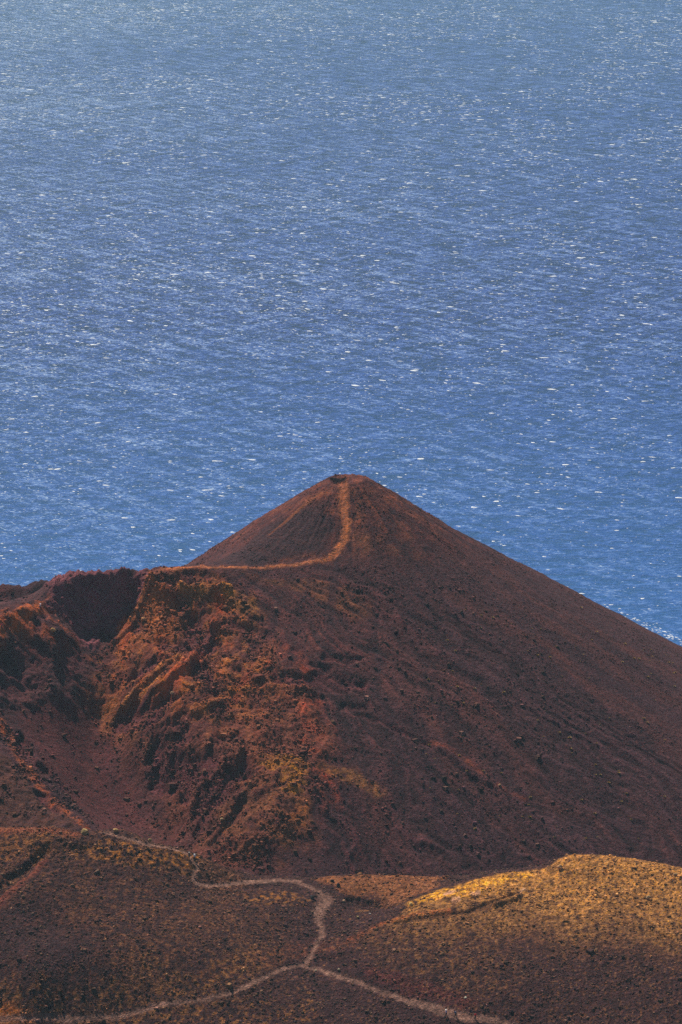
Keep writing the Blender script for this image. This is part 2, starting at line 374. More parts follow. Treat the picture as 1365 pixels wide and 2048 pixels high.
band = polar_streak(-62, 842, 17, 90, 131, 4); band2 = polar_streak(AX, AY, 13, 60, 141, 4)
K = mix(K, (.135, .078, .062), .8 * np.clip(.1 + 1.5 * band, 0, 1) * sstep(980, 1250, PY))
K = mix(K, (.050, .038, .042), .8 * np.clip(.1 + 1.5 * band2, 0, 1))
K = mix(K, (.052, .038, .042), .7 * zone_flow * np.clip(-.05 - 1.3 * st_flow, 0, 1))
K = mix(K, (.20, .060, .036), C.stroke([(860,1480),(930,1520),(990,1570),(1080,1620)], [5,7,5,6], 10) * np.clip(.35 + n2, 0, 1) * .8)
speck = np.clip((pnoise(X / .8, Y / .8, 143) - .25) * 3, 0, 1)
K = mix(K, (.17, .11, .075), .35 * speck * (1 - zone_rough))
rough_c = np.clip(zone_rough, 0, 1)
K = mix(K, (.165, .062, .040), rough_c * np.clip(.62 + .6 * n1, 0, 1))
K = mix(K, (.30, .135, .050), rough_c * np.clip(.15 + 1.5 * n2 + .5 * n1, 0, 1) * sstep(1560, 1350, PY) * sstep(640, 480, PX))
K = mix(K, (.30, .085, .045), rough_c * np.clip(-.1 + 1.7 * fbm(X / 5, Y / 8, 4, 111), 0, 1) * sstep(1480, 1300, PY))
K = mix(K, (.110, .062, .052), zone_rough * sstep(1400, 1560, PY) * .5)
K = mix(K, (.30, .21, .11), .22 * zone_rough * speck * np.clip(.5 + n2, 0, 1))
K = mix(K, (.34, .10, .05), .8 * C.stroke([(435,1258),(400,1300),(380,1330),(330,1390),(290,1440)], 12, 16) * np.clip(.6 + n2, 0, 1))
K = mix(K, (.34, .19, .06), .8 * C.stroke([(370,1182),(450,1190),(520,1228)], 14, 20) * np.clip(.6 + n2, 0, 1))
K = mix(K, (.32, .16, .06), .8 * C.stroke([(355,1320),(310,1360),(230,1440)], 12, 18) * np.clip(.6 + n2, 0, 1))
K = mix(K, (.28, .12, .055), .75 * C.stroke([(285,1170),(320,1240),(270,1290)], [16,40,34], 30) * np.clip(.5 + 1.2 * n2, 0, 1))
K = mix(K, (.36, .20, .045), .8 * C.stroke([(540,1530),(590,1540),(585,1580)], [14,20,16], 22) * np.clip(.6 + 1.2 * n3, 0, 1))
K = mix(K, (.24, .125, .04), .7 * C.stroke([(650,1545),(700,1555),(760,1585)], [12,18,10], 18) * np.clip(.6 + n3, 0, 1))
K = mix(K, (.28, .12, .04), .7 * C.stroke([(610,1620),(595,1645)], 16, 20) * np.clip(.6 + n3, 0, 1))
K = mix(K, (.20, .10, .045), .5 * C.poly([(520,1560),(600,1600),(640,1680),(560,1740),(400,1700),(430,1640)], 30, 2) * np.clip(.5 + 1.1 * n2, 0, 1))
K = mix(K, (.24, .062, .040), .8 * C.stroke([(580,1300),(640,1390),(610,1440),(640,1560),(680,1600)], 16, 30) * np.clip(.3 + 1.2 * n2, 0, 1))
K = mix(K, (.125, .058, .052), C.poly([(30,1410),(170,1400),(230,1500),(300,1640),(220,1680),(150,1610),(60,1480)], 20) * .85 * np.clip(.75 + .5 * n2, 0, 1))
K = mix(K, (.36, .125, .045), .9 * C.stroke([(105,1198),(85,1214),(40,1238),(0,1262),(-60,1292)], 11, 10) * np.clip(.7 + n3, 0, 1))
K = mix(K, (.28, .085, .045), .7 * zone_leftw * np.clip(.3 + 1.3 * n2, 0, 1) * (1 - sstep(1290, 1330, PY)))
K = mix(K, (.30, .10, .045), .8 * C.stroke([(0,1440),(50,1530),(110,1610),(170,1655)], 12, 14) * np.clip(.45 + 1.1 * n3, 0, 1))
K = mix(K, (.11, .07, .045), .8 * C.poly([(-60,1500),(0,1500),(110,1620),(160,1660),(-60,1660)], 6) * np.clip(.75 + n3, 0, 1))
K = mix(K, (.130, .070, .066), np.clip(dark * 1.0, 0, 1) * np.clip(.8 + .4 * n3, 0, 1))  # dark lava tone in the hollows, part of their shade painted in
K = mix(K, (.215, .125, .125), zone_wall * .97)
K = mix(K, (.10, .06, .062), .7 * zone_wall * np.clip(.2 + 1.4 * fbm(X / 7, Y / 1.6, 3, 171), 0, 1))
K = mix(K, (.44, .20, .10), tr1 * np.clip(.78 + .5 * n3, 0, 1) * (.55 + .45 * sstep(960, 1060, PY)))
K = mix(K, (.20, .085, .05), .7 * C.stroke([(695,975),(720,1000),(712,1060),(705,1110)], 5, 14) * np.clip(.5 + n3, 0, 1))
K = mix(K, (.20, .09, .05), .8 * C.stroke([(645,985),(610,1012),(570,1045),(540,1070)], [3,4,4,2], 6) )
K = mix(K, (.18, .08, .045), .6 * C.stroke([(660,1120),(600,1110),(540,1130)], 7, 14) * np.clip(.5 + n2, 0, 1))
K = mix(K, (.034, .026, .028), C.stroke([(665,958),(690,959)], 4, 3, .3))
K *= (1 + .22 * n2 + .20 * n3)[..., None]
K *= np.clip(1 + zone_flow * (.55 * st_flow2 + .35 * st_flow) + .15 * (1 - zone_flow) * st_cone, .5, 1.7)[..., None]
K = sat(K, 1.3, 1.0)
KC = K
fPX, fPY = project(X[:-1, :-1] + .18, Y[:-1, :-1] + .18, C.base[:-1, :-1])
mf = lambda a: a[:-1, :-1]
crater_f = mf(np.maximum(np.maximum(zone_rough * (PX < 560), zone_leftw), zone_wall)) > .5
crater_f |= mf((PX < 330) & (PY > 1290) & (PY < 1800)) & ~(mf(zone_nearL) > .5)
trail_f = mf(tr1) > .5
crater_f &= ~trail_f
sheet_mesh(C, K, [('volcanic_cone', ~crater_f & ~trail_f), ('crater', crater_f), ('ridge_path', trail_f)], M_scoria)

# ------------------------------------------------------------------ near ground: left ridge, right hill, paths
B = Sheet(-128, 178, 604, 726, 0.27, baseB, 0.55)
X, Y = B.X, B.Y
PX, PY = project(X, Y, B.base)
n1 = fbm(X / 12, Y / 16, 4, 201); n2 = fbm(X / 3.5, Y / 4.5, 4, 202); n3 = fbm(X / 1.3, Y / 1.6, 3, 203)
hillm = B.poly([(700,1890),(790,1835),(815,1812),(850,1797),(900,1781),(960,1757),(1020,1746),(1085,1738),(1130,1713),(1170,1708),(1220,1708),(1280,1715),(1365,1730),(1800,1770),(1800,2120),(1000,2060),(900,2015),(760,1960),(660,1920)], 4, .6)
rockyL = B.poly([(-100,1650),(60,1650),(230,1655),(400,1712),(480,1745),(480,1765),(380,1760),(250,1770),(0,1750),(-100,1750)], 16, 1)
Z = B.base.copy()
Z += .25 * fbm(X / 7, Y / 7, 4, 204)
Z += (.12 + .5 * rockyL + .12 * hillm) * (ridged(X / 2.6, Y / 2.6, 4, 205, .6) - .25)
Z += (.16 + .12 * rockyL) * pnoise(X / .8, Y / .8, 206) + .10 * pnoise(X / .5, Y / .5, 207)
for pts, wd, dep in [([(790,1848),(830,1838),(880,1830),(930,1824),(965,1815),(1000,1800),(1040,1786)], [3,5,4,3,6,4,3], .65),
                     ([(700,1800),(760,1815),(790,1812)], [8,16,8], 1.0), ([(0,1780),(40,1745),(90,1705)], [14,12,10], 1.6), ([(1240,1850),(1340,1880)], 7, .5),
                     ([(640,1925),(690,1915)], 8, .5), ([(500,1775),(560,1768)], 8, .6), ([(130,1700),(180,1698)], 9, .9), ([(880,1758),(925,1756)], 4, .6)]:
    Z -= dep * B.stroke(pts, wd, None, 1.0)
Z += .8 * B.stroke([(990,1812),(1040,1795)], 4, 5, .5) + .5 * B.stroke([(890,1800),(930,1795),(960,1785)], 8, 10)
pth = [([(0,2040),(60,2035),(150,2040),(250,2030),(330,2010),(400,2000),(470,1985),(520,1960),(560,1940),(600,1932)], [2.6,3,2.6,3.4,2.6,3.2,2.6,3.4,3,3], 4),
       ([(600,1930),(640,1940),(700,1960),(760,1985),(830,2005),(880,2022),(940,2036),(1010,2048),(1060,2060)], [3.5,3.5,3.5,3.5,4.5,6,5,4,4], 4),
       ([(612,1925),(635,1890),(647,1868),(640,1848),(634,1825),(648,1800),(640,1785),(615,1772),(590,1764)], [5,4,5,6,6,10,6,4,4], 9), ([(636,1845),(642,1822),(650,1802),(640,1788)], [4,9,17,6], 16),
       ([(600,1763),(560,1760),(500,1763),(460,1768),(430,1772),(398,1771),(386,1760),(390,1745),(396,1732),(384,1722),(376,1710),(330,1695),(290,1688),(240,1674),(205,1666)], [6,8,6,4,3.5,4,4.5,4.5,4,4,4,4,4,4,3], 4)]
PM = np.zeros(X.shape)
for pts, wd, sf in pth: PM = np.maximum(PM, B.stroke(pts, wd, sf, .9, .45))
Z = Z * (1 - .8 * PM) + (B.base - .1) * .8 * PM
B.Z = Z
K = np.ones(X.shape + (3,)) * np.array([.060, .042, .039])
field = np.clip(.35 + 1.1 * n3 + .5 * n1, 0, 1)
K = mix(K, (.17, .10, .050), .55 * field * B.poly([(-100,1640),(480,1740),(600,1900),(400,1990),(-100,2070)], 20, 2))
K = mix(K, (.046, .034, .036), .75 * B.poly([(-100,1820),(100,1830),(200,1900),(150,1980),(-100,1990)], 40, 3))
K = mix(K, (.30, .155, .045), B.stroke([(150,1700),(280,1710),(380,1722),(400,1715)], [8,18,18,10], 22, 1.5) * np.clip(.3 + 1.6 * n3, 0, 1))
K = mix(K, (.24, .12, .045), .8 * B.stroke([(-50,1700),(30,1690),(80,1690)], 22, 30) * np.clip(.4 + 1.2 * n3, 0, 1))
K = mix(K, (.20, .075, .050), .7 * B.stroke([(-50,1662),(60,1660),(150,1668)], 9, 12) )
K = mix(K, (.17, .06, .05), .7 * B.stroke([(0,1800),(50,1755),(90,1725)], 8, 12))
K = mix(K, (.28, .15, .05), .85 * B.stroke([(500,1800),(570,1795),(610,1800)], [10,18,8], 20) * np.clip(.2 + 1.6 * n3, 0, 1))
K = mix(K, (.24, .125, .065), .9 * B.poly([(620,1760),(700,1745),(800,1748),(900,1752),(860,1785),(800,1805),(740,1790),(680,1785)], 8) * np.clip(.85 + .5 * n3, 0, 1))
K = mix(K, (.075, .062, .06), .9 * B.stroke([(870,1745),(930,1745),(1010,1742)], 5, 5))
K = mix(K, (.20, .12, .05), .8 * B.stroke([(715,1822),(780,1815),(820,1800)], [4,6,4], 8) * np.clip(.5 + n3, 0, 1))
K = mix(K, (.20, .085, .045), .55 * B.stroke([(420,1960),(520,1920),(600,1900),(680,1890),(740,1870)], 12, 22) * np.clip(.4 + n3, 0, 1))
K = mix(K, (.19, .115, .05), .75 * B.poly([(-100,2000),(150,1990),(330,1960),(480,1900),(560,1930),(500,1975),(330,2060),(-100,2100)], 25, 2) * np.clip(.3 + 1.3 * n3, 0, 1))
K = mix(K, (.24, .13, .045), .75 * B.poly([(250,2040),(420,2010),(620,1990),(640,2040),(500,2100),(200,2100)], 25, 2) * np.clip(.0 + 1.7 * n3, 0, 1))
K = mix(K, (.32, .13, .045), .8 * B.stroke([(-20,2036),(30,2032),(60,2040)], 8, 12))
# right hill: yellow crust; sunlit top and shaded near flank put into the colour
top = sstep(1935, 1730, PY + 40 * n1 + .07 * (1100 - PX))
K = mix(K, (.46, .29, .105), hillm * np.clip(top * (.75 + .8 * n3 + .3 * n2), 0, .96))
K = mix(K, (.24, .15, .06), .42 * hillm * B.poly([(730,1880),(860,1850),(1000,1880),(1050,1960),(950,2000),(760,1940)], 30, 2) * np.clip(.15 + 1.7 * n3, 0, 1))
K = mix(K, (.20, .12, .055), .4 * hillm * np.clip(-.2 + 1.8 * fbm(X / .9, Y / 1.2, 2, 231), 0, 1))
K = mix(K, (.80, .50, .10), B.stroke([(822,1808),(870,1790),(920,1784),(960,1770),(1010,1760),(1060,1748)], [7,11,18,14,11,7], 26) * np.clip(.6 + 1.2 * n3 + .5 * n2, 0, 1))  # sunlit crest band brightened in the colour
K = mix(K, (.75, .62, .36), B.stroke([(893,1790),(905,1786)], 5, 6) + B.stroke([(945,1790),(958,1790)], 4, 5) + B.stroke([(905,1804),(918,1802)], 4, 5))
K = mix(K, (.78, .66, .36), B.stroke([(1012,1800),(1048,1780)], 2.4, 3, .6))
K = mix(K, (.26, .09, .04), .8 * B.stroke([(700,1880),(760,1850),(830,1828),(900,1822)], 4, 8) * np.clip(.6 + n3, 0, 1))
K = mix(K, (.060, .038, .034), .6 * np.clip(.6 + n3, 0, 1) * B.stroke([(785,1848),(830,1838),(880,1830),(930,1824),(965,1815),(1000,1800),(1030,1790)], [3,5,5,5,6,5,3], 5))  # shadow in the crack under the crest painted dark
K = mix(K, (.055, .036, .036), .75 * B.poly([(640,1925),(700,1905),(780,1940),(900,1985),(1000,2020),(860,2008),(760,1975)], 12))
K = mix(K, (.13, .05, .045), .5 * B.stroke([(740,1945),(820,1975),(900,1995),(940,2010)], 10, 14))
speck = np.clip((pnoise(X / .6, Y / .65, 241) - .22) * 3.2, 0, 1) * np.clip(.55 + .9 * n2 + .5 * n1, 0, 1)
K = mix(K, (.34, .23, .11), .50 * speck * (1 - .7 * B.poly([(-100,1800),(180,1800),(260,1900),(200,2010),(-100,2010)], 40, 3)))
K = mix(K, (.030, .022, .024), .6 * np.clip((pnoise(X / .8, Y / .8, 242) - .25) * 3, 0, 1))
K = mix(K, (.33, .29, .20), np.clip(PM, 0, 1) * np.clip(.72 + .45 * n3 + .25 * n1, 0, 1))
K *= (1 + .25 * n2 + .34 * n3)[..., None]
K = sat(K, 1.3, 1.0)
KB = K
path_f = mf(PM) > .55; hill_f = (mf(hillm) > .5) & ~path_f
left_f = (mf(PX) < 560) & (mf(PY) < 1990) & ~path_f & ~hill_f
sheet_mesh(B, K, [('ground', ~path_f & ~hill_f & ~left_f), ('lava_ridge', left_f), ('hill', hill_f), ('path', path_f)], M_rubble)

# ------------------------------------------------------------------ dark lava flow behind the left rim
D = Sheet(-190, -30, 812, 905, 0.8, lambda x, y: 384 + 0 * x, 1.0)
X, Y = D.X, D.Y
crest = 860.0
zc = np.interp(X, [-150, -105, -95, -86, -76, -60, -40], [386.5, 388.5, 389.2, 391.0, 391.8, 390, 384]) 
Z = zc - np.where(Y < crest, (crest - Y) * .62, (Y - crest) * .55)
Z += 2.8 * (ridged(X / 9, Y / 9, 5, 301, .66) - .3) + .7 * np.abs(fbm(X / 2.2, Y / 2.2, 3, 302))
D.Z = Z
n1 = fbm(X / 8, Y / 8, 4, 303)
K = np.ones(X.shape + (3,)) * np.array([.060, .046, .048]); K = mix(K, (.13, .076, .070), np.clip(.15 + 1.4 * fbm(X / 16, Y / 7, 3, 305), 0, 1) * .8)
K *= (1 + .4 * n1)[..., None]
sheet_mesh(D, sat(K, 1.5, 1.0), [('lava_flow', np.ones((D.ny - 1, D.nx - 1), bool))], M_scoria)

# ------------------------------------------------------------------ the island around it, down to the shore
xs = np.concatenate([np.arange(-3000, -300, 60), np.arange(-300, 300, 8), np.arange(300, 3001, 60)]); ys = np.concatenate([np.arange(-2500, -60, 80), np.arange(-60, 2100, 12)])
X, Y = np.meshgrid(xs, ys)
G = base_plane(X, Y)
shore = 1690 + 60 * fbm(X / 300, Y * 0, 4, 401)
G = np.where(Y > 725, 352 * np.clip(1 - (Y - 725) / (shore - 725), -.1, 1), G)
cz = cone(X, Y); G = np.maximum(G, np.where(Y > 700, cz, -1e9))
G = G + 2.0 * fbm(X / 40, Y / 40, 5, 402) * (np.abs(X) + np.abs(Y) > 60)
inB = (X > -132) & (X < 182) & (Y > 598) & (Y < 730); inC = (X > -142) & (X < 194) & (Y > 684) & (Y < 888)
far_low = sstep(0, 1, inB * 1.0)
G = np.where(inB, np.minimum(G, baseB(np.clip(X, -128, 178), np.clip(Y, 604, 700)) - 5), G)
G = np.where(inC, np.minimum(G, baseC(X, Y) - 6), G)
G = np.where((Y > 886) & (Y < 1200) & (X < 0), np.minimum(G, 650 - .33 * Y), G)
G = np.where((Y <= 45) & (np.abs(X) < 60), np.minimum(G, 647.6), G)
G = np.where((Y > 45) & (Y < 606), np.minimum(G, 648.0 - .485 * Y), G)
nn = fbm(X / 30, Y / 30, 4, 403)
K = np.ones(X.shape + (3,)) * np.array([.07, .05, .048]) * (1 + .5 * nn)[..., None]
idx = np.arange(X.size).reshape(X.shape); Q = np.stack([idx[:-1, :-1], idx[:-1, 1:], idx[1:, 1:], idx[1:, :-1]], -1).reshape(-1, 4)
me = mesh_np('island', np.stack([X, Y, G], -1).reshape(-1, 3), Q, M_scoria, np.concatenate([sat(K, 1.3, 1.0).reshape(-1, 3), np.ones((X.size, 1))], 1), True)
isl = bpy.data.objects.new('island', me); COL.objects.link(isl); isl['kind'] = 'structure'

# ------------------------------------------------------------------ sea
m, n, b = newmat('sea_water'); N = n.nodes; L = n.links
ge = N.new('ShaderNodeNewGeometry')
def mapping(lx, ly, ang=0.0):
    mp = N.new('ShaderNodeMapping'); mp.vector_type = 'TEXTURE'; mp.inputs['Scale'].default_value = (lx, ly, 1); mp.inputs['Rotation'].default_value = (0, 0, R(ang)); L.new(ge.outputs['Position'], mp.inputs[0]); return mp.outputs[0]
def noise(vec, sc, det, rough=.6, dist=0.0):
    z = N.new('ShaderNodeTexNoise'); z.inputs['Scale'].default_value = sc; z.inputs['Detail'].default_value = det; z.inputs['Roughness'].default_value = rough
    z.inputs['Distortion'].default_value = dist; L.new(vec, z.inputs['Vector']); return z.outputs[0]
def mrange(o, a, b_, c, d, clamp=True):
    r = N.new('ShaderNodeMapRange'); r.clamp = clamp
    for k, v in zip((1, 2, 3, 4), (a, b_, c, d)): r.inputs[k].default_value = v
    L.new(o, r.inputs[0]); return r.outputs[0]
def math_(op, a, b_):
    k = N.new('ShaderNodeMath'); k.operation = op
    for i, v in enumerate((a, b_)):
        if isinstance(v, (int, float)): k.inputs[i].default_value = v
        else: L.new(v, k.inputs[i])
    return k.outputs[0]
swell = noise(mapping(34, 11, -14), 1.0, 5, .62, .3)
cross = noise(mapping(60, 11, 48), 1.0, 4, .6, .2)
wind = noise(mapping(75, 12, -52), 1.0, 4, .65, .3)
chop = noise(mapping(8, 5, 10), 1.0, 4, .7)
fine = noise(mapping(1.6, 1.9, 8), 1.0, 3, .8)
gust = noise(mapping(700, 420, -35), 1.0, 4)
g1 = noise(mapping(4.6, 2.0, -40), 1.0, 2, .6); g2 = noise(mapping(3.2, 1.8, 15), 1.0, 2, .6)
col = N.new('ShaderNodeMix'); col.data_type = 'RGBA'
col.inputs['A'].default_value = (.003, .007, .062, 1); col.inputs['B'].default_value = (.032, .080, .42, 1)
def wsum(*tw):
    o = None
    for t, k in tw:
        m_ = math_('MULTIPLY', t, k); o = m_ if o is None else math_('ADD', o, m_)
    return o
h = wsum((swell, .18), (cross, .14), (wind, .12), (chop, .24), (g2, .16), (fine, .16))
L.new(mrange(h, .46, .54, 0, 1), col.inputs['Factor'])  # light and dark wave facets put into the water colour
# foam: torn streaks where the gusts are strong
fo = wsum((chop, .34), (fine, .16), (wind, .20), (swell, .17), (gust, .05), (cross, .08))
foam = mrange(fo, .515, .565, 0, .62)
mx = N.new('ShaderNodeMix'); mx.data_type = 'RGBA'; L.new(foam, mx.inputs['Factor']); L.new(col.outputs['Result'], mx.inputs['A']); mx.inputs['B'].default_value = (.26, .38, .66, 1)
# sun glitter and small crests painted as fine flecks, thicker in the gusty patches
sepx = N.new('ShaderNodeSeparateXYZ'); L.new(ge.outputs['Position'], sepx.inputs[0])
glitter_bias = mrange(sepx.outputs['X'], -500, 500, .022, -.018)  # more flecks to the left, where sun glitter is painted in
gl = math_('ADD', wsum((g1, .42), (g2, .26), (wind, .16), (cross, .12), (gust, .04)), glitter_bias)
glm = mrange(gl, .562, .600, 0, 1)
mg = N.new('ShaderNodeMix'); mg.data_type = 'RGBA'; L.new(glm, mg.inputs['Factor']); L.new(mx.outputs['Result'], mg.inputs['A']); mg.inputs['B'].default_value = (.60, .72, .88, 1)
# pale shallows along the shore
sep = N.new('ShaderNodeSeparateXYZ'); L.new(ge.outputs['Position'], sep.inputs[0])
sh_ = mrange(sep.outputs['Y'], 1700, 3100, .72, 0)
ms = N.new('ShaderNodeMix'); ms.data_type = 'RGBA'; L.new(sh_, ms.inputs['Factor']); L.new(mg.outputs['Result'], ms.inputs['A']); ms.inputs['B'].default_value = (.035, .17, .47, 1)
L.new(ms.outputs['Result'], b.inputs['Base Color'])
b.inputs['Roughness'].default_value = .33; b.inputs['IOR'].default_value = 1.33; b.inputs['Specular IOR Level'].default_value = .07
bp = N.new('ShaderNodeBump'); bp.inputs['Distance'].default_value = 4.0; bp.inputs['Strength'].default_value = .8
L.new(math_('ADD', math_('ADD', math_('MULTIPLY', swell, 1.6), math_('MULTIPLY', chop, .6)), math_('MULTIPLY', fine, .12)), bp.inputs['Height'])
L.new(bp.outputs[0], b.inputs['Normal'])
M_sea = m
bm = bmesh.new(); NR = 48
rr = [0, 1500, 3000, 6000, 12000, 25000, 45000]
rings = []
for r_ in rr[1:]: rings.append([bm.verts.new((r_ * math.cos(2 * math.pi * k / NR), r_ * math.sin(2 * math.pi * k / NR), 0)) for k in range(NR)])
c0 = bm.verts.new((0, 0, 0))
for k in range(NR): bm.faces.new((c0, rings[0][k], rings[0][(k + 1) % NR]))
for a_, b2 in zip(rings[:-1], rings[1:]):
    for k in range(NR): bm.faces.new((a_[k], b2[k], b2[(k + 1) % NR], a_[(k + 1) % NR]))
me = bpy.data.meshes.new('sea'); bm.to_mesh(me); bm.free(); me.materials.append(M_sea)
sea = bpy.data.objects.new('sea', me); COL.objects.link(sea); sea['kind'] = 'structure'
# whitecaps: thin ragged tongues of foam on the crests
M_foam = plain('foam', (.90, .93, .95), .7, .1, 1.0)
NW = 62000
th = rng.uniform(-.17, .17, NW * 2); rd = np.sqrt(rng.uniform(1750 ** 2, 8200 ** 2, NW * 2))
wx_, wy_ = rd * np.sin(th), rd * np.cos(th)
keep = (fbm(wx_ / 160, wy_ / 320, 3, 501) + .5 * fbm(wx_ / 900, wy_ / 900, 2, 502)) > rng.uniform(-.5, .75, NW * 2)
keep &= rng.uniform(0, 1, NW * 2) < np.interp(rd, [1750, 2300, 3000, 8200], [.12, .4, .8, 1.0])
wx_, wy_, rd = wx_[keep], wy_[keep], rd[keep]; n_ = len(wx_)
ln = np.minimum(np.exp(rng.normal(-.2, .62, n_)), 3.6) * 1.2 * np.interp(rd, [1800, 3500, 8000], [.75, 1.15, 1.5]); wdt = ln * rng.uniform(.12, .34, n_) + .22
rot = rng.normal(-.25, .35, n_) + .18 * fbm(wx_ / 700, wy_ / 700, 2, 503) * 3
# the line of surf where the slope meets the sea at the right
for k in range(100):
    fx_ = rng.uniform(1205, 1420); fy_ = 1220 + (fx_ - 1205) * .40 + rng.normal(0, 6) - 3
    a_, b__, c_ = ray(fx_, fy_); t_ = -CZ / c_
    wx_ = np.append(wx_, a_ * t_); wy_ = np.append(wy_, b__ * t_); ln = np.append(ln, rng.uniform(.5, 2.0)); wdt = np.append(wdt, rng.uniform(.15, .4)); rot = np.append(rot, rng.normal(-.85, .15))
n_ = len(wx_)
base6 = np.array([(-1, 0), (-.5, -.8), (.3, -1), (1, .1), (.45, .75), (-.4, .9)])
V = np.zeros((n_, 7, 3)); jit = rng.uniform(.55, 1.35, (n_, 6))
lx = base6[None, :, 0] * jit * ln[:, None]; ly = base6[None, :, 1] * jit * wdt[:, None] * 1.5 + .25 * wdt[:, None] * np.sin(base6[None, :, 0] * 3)
c, s_ = np.cos(rot)[:, None], np.sin(rot)[:, None]
V[:, :6, 0] = wx_[:, None] + lx * c - ly * s_; V[:, :6, 1] = wy_[:, None] + lx * s_ + ly * c; V[:, :6, 2] = .05
V[:, 6, 0] = wx_; V[:, 6, 1] = wy_; V[:, 6, 2] = .15 + wdt * .35
tri = np.array([(k, (k + 1) % 6, 6) for k in range(6)])
Fc = (tri[None] + 7 * np.arange(n_)[:, None, None]).reshape(-1, 3)
me = mesh_np('whitecaps', V.reshape(-1, 3), Fc, M_foam)
wc = bpy.data.objects.new('whitecaps', me); COL.objects.link(wc); wc['kind'] = 'stuff'; wc['label'] = 'white foam crests scattered over the windy blue sea'; wc['category'] = 'foam'

# ------------------------------------------------------------------ haze over land and sea
hm = bpy.data.materials.new('haze_air'); hm.use_nodes = True; hn = hm.node_tree; hn.nodes.clear()
pv = hn.nodes.new('ShaderNodeVolumePrincipled'); ho = hn.nodes.new('ShaderNodeOutputMaterial'); hn.links.new(pv.outputs[0], ho.inputs['Volume'])
pv.inputs['Color'].default_value = (.48, .86, 1.0, 1); pv.inputs['Density'].default_value = 0.000062; pv.inputs['Anisotropy'].default_value = .2
bm = bmesh.new(); bmesh.ops.create_cube(bm, size=1.0)
for v in bm.verts: v.co = Vector((v.co.x * 94000, v.co.y * 94000, -41.0 if v.co.z < 0 else 662.0))
me = bpy.data.meshes.new('haze'); bm.to_mesh(me); bm.free(); me.materials.append(hm)
hz = bpy.data.objects.new('haze', me); COL.objects.link(hz); hz['kind'] = 'stuff'; hz['label'] = 'thin bluish sea haze over the island and the water'; hz['category'] = 'haze'

# ------------------------------------------------------------------ loose rock
ico = bmesh.new(); bmesh.ops.create_icosphere(ico, subdivisions=1, radius=1.0)
IV = np.array([v.co[:] for v in ico.verts]); IF = np.array([[v.index for v in f.verts] for f in ico.faces]); ico.free()
cube8 = np.array([(-1,-1,-.8),(1,-1,-.8),(1,1,-.8),(-1,1,-.8),(-.7,-.8,.7),(.8,-.6,.6),(.6,.8,.8),(-.8,.6,.5)], float)
CF = np.array([(0,1,5),(0,5,4),(1,2,6),(1,6,5),(2,3,7),(2,7,6),(3,0,4),(3,4,7),(4,5,6),(4,6,7)])
def rocks(name, x, y, z, size, tone, label, cat, kind='stuff'):
    n_ = len(x); a = rng.uniform(0, 2 * math.pi, n_); J = cube8[None] * rng.uniform(.6, 1.25, (n_, 8, 3)) * np.stack([rng.uniform(.7, 1.4, n_), rng.uniform(.6, 1.1, n_), rng.uniform(.45, .9, n_)], -1)[:, None]
    J = J * (size * .5)[:, None, None]
    c, s_ = np.cos(a)[:, None], np.sin(a)[:, None]
    V = np.stack([x[:, None] + J[..., 0] * c - J[..., 1] * s_, y[:, None] + J[..., 0] * s_ + J[..., 1] * c, z[:, None] + J[..., 2] + size[:, None] * .18], -1)
    Fc = (CF[None] + 8 * np.arange(n_)[:, None, None]).reshape(-1, 3)
    Cc = np.repeat(np.c_[tone, np.ones(n_)], 8, 0)
    me = mesh_np(name, V.reshape(-1, 3), Fc, M_rock, Cc)
    ob = bpy.data.objects.new(name, me); COL.objects.link(ob); ob['kind'] = kind; ob['label'] = label; ob['category'] = cat
    return ob
def scatter(sh, n_, x0, x1, y0, y1, dens):
    x = rng.uniform(x0, x1, n_); y = rng.uniform(y0, y1, n_); z = sh.h(x, y, sh.Z); px, py = project(x, y, z)
    k = dens(x, y, px, py) > rng.uniform(0, 1, n_)
    return x[k], y[k], z[k], px[k], py[k]
x, y, z, px, py = scatter(B, 60000, -115, 125, 622, 706, lambda x, y, px, py: np.clip(.45 + .9 * fbm(x / 7, y / 9, 3, 601), 0, 1) * (1 - B.h(x, y, PM)) * (px > -60) * (px < 1420) * (py < 2075))
n_ = len(x); pal = np.array([(.22, .135, .07), (.08, .055, .05), (.05, .036, .038), (.30, .19, .09), (.16, .075, .05)])
gt = np.stack([B.h(x, y, KB[..., k]) for k in range(3)], -1); ti = rng.choice(5, n_, p=[.32, .28, .18, .07, .15]); tone = (gt * .75 + pal[ti] * .3) * np.exp(rng.normal(.05, .42, (n_, 1)))
rocks('loose_rocks', x, y, z, np.exp(rng.normal(-1.25, .42, n_)), tone, 'loose lava rubble strewn over the foreground ground and hill', 'rubble')
x, y, z, px, py = scatter(C, 90000, -100, 60, 704, 804, lambda x, y, px, py: np.clip(.1 + .9 * C.h(x, y, zone_rough) + .8 * C.h(x, y, zone_nearL), 0, 1) * np.clip(.35 + 1.2 * fbm(x / 8, y / 8, 3, 602), 0, 1))
n_ = len(x); gt = np.stack([C.h(x, y, KC[..., k]) for k in range(3)], -1); tone = (gt * .85 + pal[rng.choice(5, n_)] * .15) * np.exp(rng.normal(0, .38, (n_, 1)))
rocks('crater_rubble', x, y, z, np.exp(rng.normal(-1.05, .5, n_)), tone, 'broken rock covering the rugged reddish crater wall', 'rubble')

